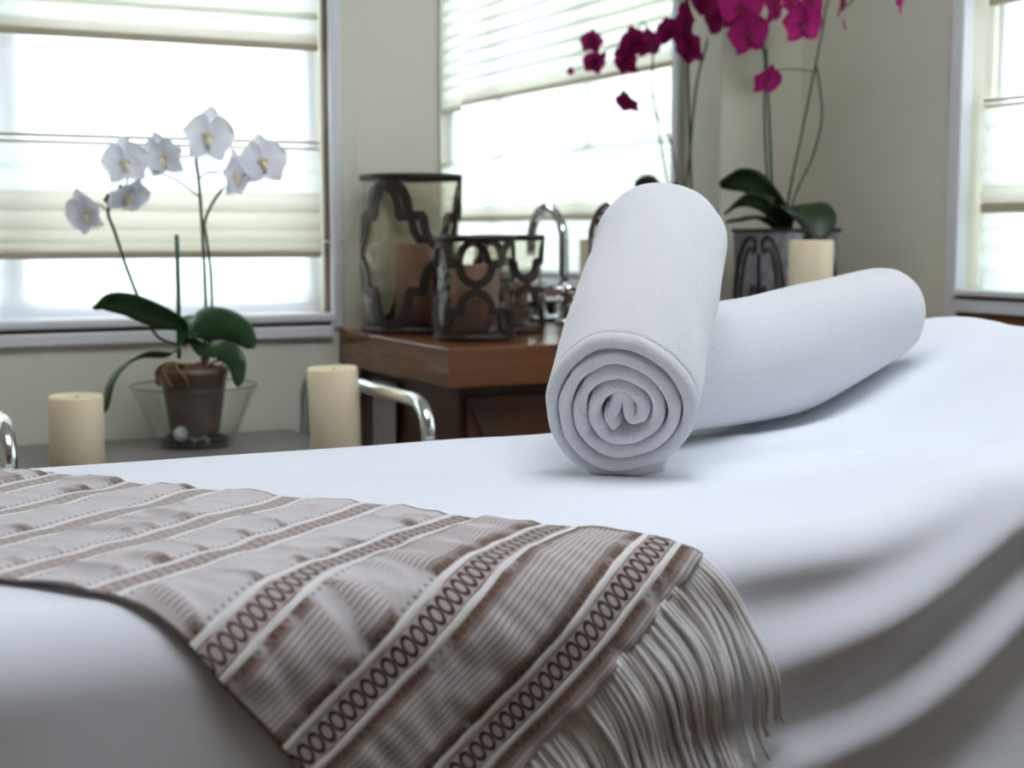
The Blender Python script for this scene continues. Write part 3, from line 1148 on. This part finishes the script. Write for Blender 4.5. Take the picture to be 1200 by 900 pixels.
# ================================================================== lanterns
def lantern(label, x, y, z, r, h, rot, hw=0.0085, group='glass lanterns with iron lattice'):
    t = thing('hurricane_lantern', label, 'lantern', (x, y, z), group)
    obj('base', lathe([(0.0005, z), (r + 0.003, z), (r + 0.004, z + 0.004), (r + 0.004, z + 0.010), (r + 0.001, z + 0.013), (0.0005, z + 0.013)], x, y, 48), 'iron', t)
    obj('rim', lathe([(r - 0.003, z + h - 0.011), (r + 0.004, z + h - 0.011), (r + 0.005, z + h - 0.005), (r + 0.004, z + h), (r - 0.003, z + h), (r - 0.004, z + h - 0.005)], x, y, 48, True), 'iron', t)
    gp = [(r - 0.0015, z + 0.013 + (h - 0.024) * k / 10) for k in range(11)]
    obj('glass', lathe(gp, x, y, 48), 'lantern_glass', t)
    # quatrefoil straps: outline in (w, zeta), w = fraction of half the repeat, zeta 0..1
    half = PI / 3
    arc = [(0.0, 0.985), (0.12, 0.975), (0.24, 0.93), (0.32, 0.86), (0.36, 0.77)]
    step = [(0.36, 0.755), (0.62, 0.755)]
    sidec = [(0.62, 0.74), (0.64, 0.68), (0.70, 0.62), (0.82, 0.57), (1.0, 0.535)]
    q = arc + step + sidec
    quarter = q
    lowq = [(w, 1 - zt) for w, zt in reversed(q)]
    right = quarter + [(1.0, 0.5)] + lowq
    loop = right + [(-w, zt) for w, zt in reversed(right[1:-1])]
    for k in range(3):
        th0 = rot + k * 2 * PI / 3
        # rectangular strap swept along the outline
        pts = []
        for i in range(len(loop)):
            w0, z0 = loop[i]
            w1, z1 = loop[(i + 1) % len(loop)]
            for s in range(3):
                pts.append((w0 + (w1 - w0) * s / 3, z0 + (z1 - z0) * s / 3))
        flatp = [(w * half * r, 0.012 + zt * (h - 0.023)) for w, zt in pts]
        Nn = len(flatp)
        V, Fc = [], []
        for i in range(Nn):
            ax_, az = flatp[i - 1]
            bx_, bz = flatp[(i + 1) % Nn]
            tx, tz = bx_ - ax_, bz - az
            qn = math.hypot(tx, tz) or 1
            nxx, nzz = -tz / qn, tx / qn
            for o_, rr in ((hw, r + 0.0002), (hw, r + 0.0038), (-hw, r + 0.0038), (-hw, r + 0.0002)):
                uu = flatp[i][0] + nxx * o_
                zz = min(max(flatp[i][1] + nzz * o_, 0.008), h - 0.006)
                a = th0 + uu / r
                V.append(Vector((x + rr * math.cos(a), y + rr * math.sin(a), z + zz)))
        for i in range(Nn):
            j = (i + 1) % Nn
            for c in range(4):
                c2 = (c + 1) % 4
                Fc.append([i * 4 + c, i * 4 + c2, j * 4 + c2, j * 4 + c])
        obj('quatrefoil_strap', fix_normals((V, Fc)), 'iron', t, False)
    return t


def lantern_candle(label, x, y, z, r, h):
    t = thing('lantern_candle', label, 'candle', (x, y, z), 'brown candles inside the lanterns')
    obj('wax', lathe([(0.0005, z), (r, z), (r, z + h - 0.003), (r - 0.003, z + h), (0.0005, z + h - 0.004)], x, y, 32), 'wax_brown', t)
    obj('wick', tube([(x, y, z + h - 0.008), (x, y, z + h + 0.004)], 0.0012, 6), 'wick', t)


LB = (1.045, 2.508)
cam_dir = lambda x, y: math.atan2(-y, -x)
lantern('tall iron and glass lantern at the left end of the counter', LB[0], LB[1], CT, 0.091, 0.290, cam_dir(*LB) - R(24))
lantern_candle('brown candle inside the tall lantern', LB[0] + 0.012, LB[1] - 0.006, CT + 0.0135, 0.043, 0.150)
LS = (1.062, 2.268)
lantern('small iron and glass lantern at the front of the counter', LS[0], LS[1], CT, 0.067, 0.179, cam_dir(*LS) + R(62), 0.0068)
lantern_candle('brown candle inside the small front lantern', LS[0], LS[1], CT + 0.0135, 0.042, 0.115)
LT = (1.202, 2.420)
lantern('small lantern half hidden between front lantern and tap', LT[0], LT[1], CT, 0.064, 0.180, cam_dir(*LT) + R(92), 0.0062)
lantern_candle('brown candle inside the half hidden lantern', LT[0], LT[1], CT + 0.0135, 0.038, 0.080)

# ================================================================== trolley
TX0, TX1, TY0, TY1 = 0.235, 0.872, 1.985, 2.615
tr = thing('trolley', 'grey topped trolley with chrome side rails beside the bed', 'trolley', ((TX0 + TX1) / 2, (TY0 + TY1) / 2, 0))
obj('top', box(TX0 + 0.03, TX1 - 0.03, TY0, TY1, TT - 0.022, TT, 0.004), 'trolley_grey', tr, False)
obj('shelf', box(TX0 + 0.03, TX1 - 0.03, TY0 + 0.02, TY1 - 0.02, 0.20, 0.218, 0.004), 'trolley_grey', tr, False)
for rx in (0.250, 0.845):
    rr_ = 0.055
    pts = [(rx, 1.965, 0.045), (rx, 1.965, 0.40), (rx, 1.965, 0.752 - rr_)]
    for k in range(1, 7):
        a = PI / 2 * k / 6
        pts.append((rx, 1.965 + rr_ - rr_ * math.cos(a), 0.752 - rr_ + rr_ * math.sin(a)))
    pts += [(rx, 2.2, 0.752), (rx, 2.45, 0.752)]
    for k in range(1, 7):
        a = PI / 2 * k / 6
        pts.append((rx, 2.54 - rr_ + rr_ * math.sin(a), 0.752 - rr_ + rr_ * math.cos(a)))
    pts += [(rx, 2.54, 0.4), (rx, 2.54, 0.045)]
    obj('chrome_rail', tube(pts, 0.0115, 14), 'chrome', tr)
    for yy in (1.965, 2.54):
        obj('caster', lathe([(0.0005, 0.0), (0.022, 0.004), (0.026, 0.022), (0.022, 0.040), (0.010, 0.046), (0.0005, 0.046)], rx, yy, 20), 'brace_wood', tr)


# ================================================================== orchids
def petal_mesh(name, length, width, mat, cup=0.25, tipw=0.75, ruffle=0.0):
    """petal along +Y from the origin, facing +Z"""
    nu_, nv_ = 9, 7
    V = []
    for i in range(nu_):
        t = i / (nu_ - 1)
        w = width * (math.sin(PI * (0.06 + 0.90 * t ** tipw)) ** 0.7)
        if i == 0:
            w = width * 0.14
        for j in range(nv_):
            s = (j / (nv_ - 1)) * 2 - 1
            x = s * w * 0.5
            y = length * t * (1 - 0.06 * s * s * t)
            zz = cup * length * (0.35 * t - 0.55 * t * t) + 0.10 * width * s * s + ruffle * math.sin(5 * s + 7 * t) * length * 0.04
            V.append((x, y, zz))
    me = bpy.data.meshes.new(name)
    me.from_pydata(V, [], grid_faces(nu_, nv_))
    me.materials.append(M(mat))
    me.polygons.foreach_set('use_smooth', [True] * len(me.polygons))
    return me


def lip_mesh(name, s, mat):
    vf = join(tube([(0, 0.002 * s, 0), (0, 0.003 * s, 0.006 * s), (0, -0.002 * s, 0.011 * s)], lambda t: s * 0.0032 * (1 - 0.4 * t), 8),
              tube([(0, -0.002 * s, 0.002 * s), (0, -0.008 * s, 0.008 * s), (0, -0.015 * s, 0.010 * s), (0, -0.020 * s, 0.006 * s)],
                   lambda t: s * 0.0052 * math.sin(PI * (0.25 + 0.65 * t)), 8),
              tube([(-0.002 * s, -0.003 * s, 0.002 * s), (-0.008 * s, 0.0, 0.008 * s)], s * 0.0030, 6),
              tube([(0.002 * s, -0.003 * s, 0.002 * s), (0.008 * s, 0.0, 0.008 * s)], s * 0.0030, 6))
    me = bpy.data.meshes.new(name)
    me.from_pydata([tuple(v) for v in vf[0]], [], vf[1])
    me.materials.append(M(mat))
    me.polygons.foreach_set('use_smooth', [True] * len(me.polygons))
    return me


class FlowerKit:
    def __init__(self, mat, lipmat, s):
        self.petal = petal_mesh('petal', 0.041 * s, 0.058 * s, mat, 0.22, 0.8, 0.6)
        self.sepal = petal_mesh('sepal', 0.043 * s, 0.036 * s, mat, 0.16, 0.8, 0.2)
        self.lip = lip_mesh('flower', s, lipmat)

    def add(self, plant, pos, face, roll=0.0, scale=1.0):
        """flower at pos looking along face"""
        z = Vector(face).normalized()
        up_ = Vector((0, 0, 1))
        x = up_.cross(z)
        if x.length < 0.05:
            x = Vector((1, 0, 0))
        x.normalize()
        y = z.cross(x)
        rot = Matrix((x, y, z)).transposed().to_4x4() @ Matrix.Rotation(roll, 4, 'Z')
        fl = bpy.data.objects.new('flower', self.lip)
        COL.objects.link(fl)
        fl.parent = plant
        fl.matrix_basis = Matrix.Translation(Vector(pos) - plant.location) @ rot @ Matrix.Diagonal((scale, scale, scale, 1))
        for nm, me, ang, tilt, dz in (('petal', self.petal, 82, 6, 0.0012), ('petal', self.petal, -82, 6, 0.0012),
                                      ('sepal', self.sepal, 0, 2, 0.0), ('sepal', self.sepal, 140, 2, 0.0), ('sepal', self.sepal, -140, 2, 0.0)):
            c = bpy.data.objects.new(nm, me)
            COL.objects.link(c)
            c.parent = fl
            c.matrix_basis = Matrix.Translation((0, 0, dz)) @ Matrix.Rotation(R(ang + random.uniform(-6, 6)), 4, 'Z') @ \
                Matrix.Rotation(R(tilt + random.uniform(-5, 7)), 4, 'X')


def leaf(plant, pts, width, mat, fold=0.35, side=None, tip=0.35, nsub=8):
    """strap leaf along pts; width in metres"""
    cen = catmull(pts, nsub)
    N = len(cen)
    V = []
    for i, p in enumerate(cen):
        t = i / (N - 1)
        tg = (cen[min(i + 1, N - 1)] - cen[max(i - 1, 0)]).normalized()
        sd = Vector(side) if side is not None else tg.cross(Vector((0, 0, 1)))
        sd = sd - tg * sd.dot(tg)
        sd.normalize()
        nm = sd.cross(tg).normalized()
        if nm.z < 0 and side is None:
            nm = -nm
        w = width * (0.40 + 0.60 * sm(t / 0.45)) * (1.0 if t < 1 - tip else math.sqrt(max(0.0, 1 - ((t - 1 + tip) / tip) ** 2)))
        w = max(w, width * 0.03)
        for k in range(7):
            s = k / 3.0 - 1
            V.append(p + sd * (s * w * 0.5) + nm * (abs(s) ** 1.5 * fold * w * 0.5))
    o = obj('leaf', (V, grid_faces(N, 7)), mat, plant)
    sl_ = o.modifiers.new('thickness', 'SOLIDIFY')
    sl_.thickness = 0.0022
    return o


def P(pts, Y):
    return [at(a[0], a[1], Y=(a[2] if len(a) > 2 else Y)) for a in pts]


# ---- white orchid
OY = 2.475
base = at(229, 520, Y=OY)
OX = base.x
bowl = thing('glass_bowl', 'clear flared glass bowl holding the white orchid pot', 'bowl', (OX, OY, TT))
bp_ = []
for r_, z_ in ((0.0005, 0.0), (0.062, 0.0), (0.066, 0.004), (0.070, 0.016), (0.088, 0.058), (0.1085, 0.104), (0.1095, 0.106), (0.1065, 0.105), (0.086, 0.059),
               (0.067, 0.018), (0.062, 0.007), (0.0005, 0.006)):
    bp_.append((r_, TT + z_))
obj('glass', lathe(bp_, OX, OY, 56), 'bowl_glass', bowl)
obj('rim', tube([(OX + 0.108 * math.cos(2 * PI * k / 56), OY + 0.108 * math.sin(2 * PI * k / 56), TT + 0.1055) for k in range(56)], 0.0017, 8, True), 'rim_glass', bowl)
# pebbles in the bowl
pk = 0
for k in range(16):
    a = k * 2 * PI / 16 + 0.1 * math.sin(k * 5)
    rr_ = 0.050
    px_, py_ = OX + rr_ * math.cos(a), OY + rr_ * math.sin(a)
    white = False
    bm = bmesh.new()
    bmesh.ops.create_icosphere(bm, subdivisions=2, radius=0.0085)
    for v in bm.verts:
        v.co = Vector((v.co.x * 1.1, v.co.y, v.co.z * 0.65)) * (1 + 0.2 * nse(v.co.x * 90 + k, v.co.y * 90, v.co.z * 90))
        v.co += Vector((px_, py_, TT + 0.0125))
    bm.verts.index_update()
    o = obj('pebble', ([v.co.copy() for v in bm.verts], [[v.index for v in f.verts] for f in bm.faces]), 'pebble_dark')
    bm.free()
    tag(o, 'small dark pebble at the bottom of the glass bowl', 'pebble', 'dark pebbles in the glass bowl')
wp = at(213, 510, Y=OY - 0.062)
bm = bmesh.new()
bmesh.ops.create_icosphere(bm, subdivisions=3, radius=0.0125)
for v in bm.verts:
    v.co = v.co * (1 + 0.10 * nse(v.co.x * 120, v.co.y * 120, v.co.z * 120)) + Vector((wp.x, OY - 0.056, TT + 0.030))
bm.verts.index_update()
o = obj('pebble', ([v.co.copy() for v in bm.verts], [[v.index for v in f.verts] for f in bm.faces]), 'pebble_white')
bm.free()
tag(o, 'white pebble lying in the glass bowl', 'pebble')

wo = thing('white_orchid', 'white flowering orchid in a brown pot beside the window', 'orchid', (OX, OY, TT + 0.007))
PB, PT = TT + 0.0215, TT + 0.136
obj('pot', lathe([(0.0005, PB), (0.040, PB), (0.042, PB + 0.004), (0.0565, PT - 0.012), (0.0585, PT - 0.010), (0.0585, PT), (0.0555, PT), (0.053, PT - 0.02), (0.0005, PT - 0.02)], OX, OY, 40), 'pot_plastic', wo)
V, Fc = [], []
for i in range(9):
    for k in range(28):
        a = 2 * PI * k / 28
        r_ = 0.055 * i / 8
        V.append(Vector((OX + r_ * math.cos(a), OY + r_ * math.sin(a), PT - 0.004 + 0.010 * (1 - (i / 8) ** 2) + 0.006 * nse(r_ * 90 * math.cos(a), r_ * 90 * math.sin(a), 1))))
for i in range(8):
    for k in range(28):
        Fc.append([i * 28 + k, i * 28 + (k + 1) % 28, (i + 1) * 28 + (k + 1) % 28, (i + 1) * 28 + k])
obj('potting_bark', (V, Fc), 'bark', wo)
# aerial roots spilling over the rim
for k, ph in enumerate((2.6, 2.9, 3.2, 3.6, 0.4, 5.6, 5.0)):
    rp = []
    for s in range(8):
        t = s / 7
        r_ = 0.03 + 0.032 * sm(t * 1.3)
        a = ph + 0.25 * math.sin(t * 5 + k)
        rp.append((OX + r_ * math.cos(a + R(26)), OY + r_ * math.sin(a + R(26)), PT + 0.010 * math.sin(PI * t) - (0.032 if k < 4 else 0.004) * t * t + 0.004))
    obj('aerial_root', tube(rp, 0.0036 - 0.0003 * k, 7), 'moss_root', wo)
G = 'leaf_green'
leaf(wo, P([(216, 388), (208, 378, OY - 0.01), (180, 366, OY - 0.02), (150, 354, OY - 0.03), (124, 352, OY - 0.03), (108, 361, OY - 0.03)], OY), 0.050, G, 0.25, (0.30, -0.55, 0.65), 0.55)
leaf(wo, P([(214, 392), (200, 414 - 2, OY - 0.01), (170, 412, OY - 0.03), (143, 426, OY - 0.05), (126, 450, OY - 0.06), (122, 484, OY - 0.06)], OY), 0.040, G, 0.25, (0.2, -0.80, 0.30), 0.4)
leaf(wo, P([(220, 390), (228, 382, OY - 0.02), (250, 380, OY - 0.05), (276, 386, OY - 0.07), (298, 408, OY - 0.085)], OY), 0.058, G, 0.2, (0.40, -0.50, 0.75), 0.45)
leaf(wo, P([(222, 396), (236, 408, OY - 0.02), (258, 408, OY - 0.05), (276, 424, OY - 0.075), (279, 454, OY - 0.085)], OY), 0.036, G, 0.25, (0.75, -0.5, 0.35), 0.4)
leaf(wo, P([(218, 396), (226, 404, OY + 0.02), (244, 409, OY + 0.04), (262, 424, OY + 0.05), (270, 436, OY + 0.05)], OY), 0.020, G, 0.25, None, 0.4)
leaf(wo, P([(218, 405), (219, 390, OY), (222, 378, OY + 0.02), (240, 372, OY + 0.05)], OY), 0.034, G, 0.5, None, 0.4)
stalk = 0.0028
st1 = P([(211, 405), (186, 395, OY + 0.02), (172, 372, OY + 0.02), (150, 318), (134, 270), (127, 252), (128, 240), (122, 233)], OY)
obj('stem', tube(catmull(st1, 6), stalk, 7), 'stem_green', wo)
st2 = P([(238, 425), (241, 380), (240, 330), (237, 270), (234, 225), (232, 205), (230, 190), (230, 177)], OY)
obj('stem', tube(catmull(st2, 6), stalk, 7), 'stem_green', wo)
st3 = P([(243, 425, OY - 0.01), (248, 370), (247, 320), (242, 280), (240, 260), (249, 238), (260, 222)], OY)
obj('stem', tube(catmull(st3, 6), stalk * 0.9, 7), 'stem_green', wo)
obj('stake', tube(P([(210, 420), (209, 340), (207, 275)], OY - 0.008), 0.0038, 8), 'stake_green', wo)
for tw in ([(236, 232), (222, 222), (205, 210), (180, 200)], [(233, 210), (242, 203), (256, 202)], [(122, 233), (132, 226), (141, 220)],
           [(127, 248), (118, 240), (112, 238)], [(230, 180), (220, 183), (208, 184)], [(230, 178), (236, 170), (240, 164)],
           [(258, 224), (285, 205), (300, 195)], [(136, 224), (148, 216), (150, 205)]):
    obj('flower_stalk', tube(catmull(P(tw, OY), 5), 0.0015, 6), 'stem_green', wo)
wk = FlowerKit('petal_white', 'lip_white', 1.04)
vc = Vector((-0.20, -1.0, -0.05))
for (fx, fy, dy), fc, rl, s_ in (((101, 248, 0.0), (-0.7, -0.55, -0.25), 0.3, 0.92), ((147, 189, -0.015), (-0.25, -1, 0.0), 0.1, 0.95),
                                 ((150, 228, -0.02), (0.15, -0.8, -0.75), -0.2, 0.90), ((192, 182, -0.01), (-0.75, -0.75, -0.2), 0.15, 0.95),
                                 ((243, 158, -0.02), (0.05, -1, -0.08), -0.1, 1.10), ((274, 204, -0.015), (0.75, -0.8, -0.1), 0.1, 0.98),
                                 ((307, 188, -0.015), (0.0, -1, 0.05), 0.15, 1.05)):
    wk.add(wo, at(fx, fy, Y=OY + dy), fc, rl, s_)
for bx_, by_ in ((126, 231), (141, 219), (236, 176)):
    c = at(bx_, by_, Y=OY)
    obj('bud', lathe([(0.0003, c.z - 0.006), (0.0028, c.z - 0.003), (0.0034, c.z), (0.0022, c.z + 0.004), (0.0003, c.z + 0.006)], c.x, c.y, 10), 'stem_green', wo)

# ---- purple orchid in square planter
KX0, KX1, KY0, KY1, KZ = 1.775, 1.905, 2.33, 2.52, 1.008
kx, ky = (KX0 + KX1) / 2, (KY0 + KY1) / 2
po = thing('purple_orchid', 'tall purple flowering orchid in a grey square planter', 'orchid', (kx, ky, CT))
V, Fc = [], []
lv = [(0.000, CT, -0.010), (0, CT + 0.01, -0.006), (0, KZ - 0.012, 0.0), (0, KZ, 0.0), (0, KZ, -0.010), (0, KZ - 0.02, -0.012)]
for _, zz, d in lv:
    V += rrect(kx, ky, (KX1 - KX0) / 2 + d, (KY1 - KY0) / 2 + d, 0.006, zz, 4)
m_ = 16
for i in range(len(lv) - 1):
    for k in range(m_):
        Fc.append([i * m_ + k, i * m_ + (k + 1) % m_, (i + 1) * m_ + (k + 1) % m_, (i + 1) * m_ + k])
Fc.append(list(range(m_))[::-1])
Fc.append([(len(lv) - 1) * m_ + k for k in range(m_)])
pl = obj('planter', fix_normals((V, Fc)), 'planter_glaze', po, False)
rim_ = []
for zz in (KZ - 0.005,):
    rim_ = rrect(kx, ky, (KX1 - KX0) / 2 + 0.001, (KY1 - KY0) / 2 + 0.001, 0.006, KZ + 0.001, 4)
obj('planter_rim', tube(rim_, 0.0045, 6, True), 'planter_scroll', pl)


def scroll(pts2, face, r=0.0042):
    """pts2 in (along, height) metres on the planter's face: 'x' = side toward the window, 'y' = front"""
    out = []
    for a, h in pts2:
        if face == 'x':
            out.append((KX0 - 0.0005, KY0 + a, CT + h))
        else:
            out.append((KX0 + a, KY0 - 0.0005, CT + h))
    obj('scroll_ornament', tube(catmull(out, 6), r, 6), 'planter_scroll', pl)


for face, Wd in (('x', KY1 - KY0), ('y', KX1 - KX0)):
    c = Wd / 2
    for sg in (-1, 1):
        f_ = lambda a, c=c, sg=sg: c + sg * a * (Wd / 0.19)
        scroll([(f_(0.020), 0.146), (f_(0.013), 0.150), (f_(0.011), 0.160), (f_(0.018), 0.172), (f_(0.034), 0.174), (f_(0.052), 0.160),
                (f_(0.068), 0.130), (f_(0.078), 0.090), (f_(0.081), 0.045), (f_(0.081), 0.015)], face, 0.0048)
        scroll([(f_(0.020), 0.146), (f_(0.026), 0.152), (f_(0.036), 0.150), (f_(0.050), 0.125), (f_(0.058), 0.085), (f_(0.062), 0.040), (f_(0.062), 0.015)], face, 0.0035)
        scroll([(f_(0.004), 0.050), (f_(0.018), 0.075), (f_(0.026), 0.060), (f_(0.030), 0.030)], face, 0.0035)
    scroll([(c, 0.142), (c, 0.120), (c, 0.08), (c, 0.03)], face, 0.0042)
V, Fc = [], []
for i in range(7):
    for j in range(7):
        V.append(Vector((KX0 + 0.01 + (KX1 - KX0 - 0.02) * i / 6, KY0 + 0.01 + (KY1 - KY0 - 0.02) * j / 6, KZ - 0.006 + 0.006 * nse(i * 0.9, j * 0.9))))
obj('potting_bark', (V, grid_faces(7, 7)), 'bark', po)
D = 'leaf_dark'
b0 = Vector((1.842, 2.43, KZ - 0.008))
leaf(po, [b0, b0 + Vector((0.0, 0.01, 0.04))] + P([(893, 222, 2.44), (880, 211, 2.45), (860, 208, 2.46), (842, 214, 2.46)], 2.45), 0.055, D, 0.25, (0.15, -0.55, 0.7), 0.25)
leaf(po, [b0] + P([(900, 245, 2.42), (885, 234, 2.42), (866, 234, 2.42), (848, 250, 2.40)], 2.42), 0.034, D, 0.25, (0.15, -0.55, 0.7), 0.3)
leaf(po, [b0] + P([(920, 246, 2.40), (940, 240, 2.36), (957, 252, 2.32), (962, 280, 2.295)], 2.36), 0.078, D, 0.20, (0.80, -0.55, 0.12), 0.30)
leaf(po, [b0] + P([(890, 258, 2.42), (868, 260, 2.44), (850, 262, 2.46)], 2.44), 0.050, D, 0.25, None, 0.4)
leaf(po, [b0] + P([(930, 254, 2.42), (955, 254, 2.45), (972, 264, 2.47)], 2.44), 0.040, D, 0.25, None, 0.4)
leaf(po, [b0] + P([(905, 250, 2.43), (899, 230, 2.44), (896, 205, 2.46)], 2.44), 0.022, D, 0.6, None, 0.3)
s1 = [b0] + P([(903, 230, 2.46), (897, 170, 2.48), (896, 110, 2.49), (896, 70, 2.50), (892, 40, 2.52), (887, 10, 2.535), (880, -20, 2.54), (868, -50, 2.54)], 2.47)
obj('stem', tube(catmull(s1, 5), 0.0026, 7), 'stem_green', po)
obj('stake', tube([b0] + P([(905, 225, 2.47), (898, 57, 2.475)], 2.47), 0.0030, 7), 'stake_green', po)
s2 = [b0] + P([(925, 228, 2.40), (940, 155, 2.36), (956, 75, 2.32), (964, 35, 2.31), (970, 0, 2.30), (978, -30, 2.27)], 2.33)
tail = []
for vx, vy in ((735, 62), (722, 52), (708, 60), (694, 74), (672, 82)):
    q = at(vx, vy, X=1.82)
    tail.append(Vector((q.x, 2 * WY - q.y, q.z)))
obj('stem', tube(catmull(s2 + tail, 5), lambda t: 0.0026 - 0.0014 * t, 7), 'stem_green', po)
s3 = [b0] + P([(933, 226, 2.40), (952, 185, 2.37), (963, 140, 2.34), (961, 105, 2.32), (957, 78, 2.32)], 2.35)
obj('stem', tube(catmull(s3, 5), 0.0021, 7), 'stem_green', po)
obj('flower_stalk', tube(catmull(P([(957, 84, 2.32), (940, 82, 2.33), (920, 81, 2.345), (902, 84, 2.36)], 2.33), 5), 0.0013, 6), 'stem_green', po)
pkit = FlowerKit('petal_purple', 'lip_purple', 1.0)
for (fx, fy, Yv), fc, rl, s_ in (((898, 93, 2.36), (0.0, -0.8, -0.6), 0, 0.8), ((876, 38, 2.515), (-0.2, -1, -0.35), 0.3, 1.15),
                                 ((868, 10, 2.525), (-0.6, -0.8, 0.1), 0, 1.2), ((905, 6, 2.53), (0.5, -0.9, -0.1), 0.2, 1.0),
                                 ((940, 27, 2.295), (-0.3, -1, -0.2), 0.1, 1.0), ((948, 4, 2.30), (0.4, -1, 0.1), 0.3, 0.95),
                                 ((925, 4, 2.40), (0.2, -0.9, 0.3), 0.5, 0.8), ((985, 0, 2.27), (0.8, -0.6, -0.2), 0.2, 0.9), ((888, -16, 2.53), (0, -1, 0), 0.2, 1.0)):
    pkit.add(po, at(fx, fy, Y=Yv), fc, rl, s_)
for vx, vy, fc, s_ in ((692, 50, (-0.4, 0.6, 0.1), 0.75), (695, 74, (-0.6, 0.7, 0), 0.75),
                       (668, 84, (-0.9, 0.5, 0), 0.3), (733, 80, (-0.8, 0.6, -0.2), 0.3), (705, 66, (0.1, 1, -0.3), 0.28)):
    q = at(vx, vy, X=1.82)
    pkit.add(po, (q.x - 0.004, 2 * WY - q.y, q.z), fc, 0.2, s_)
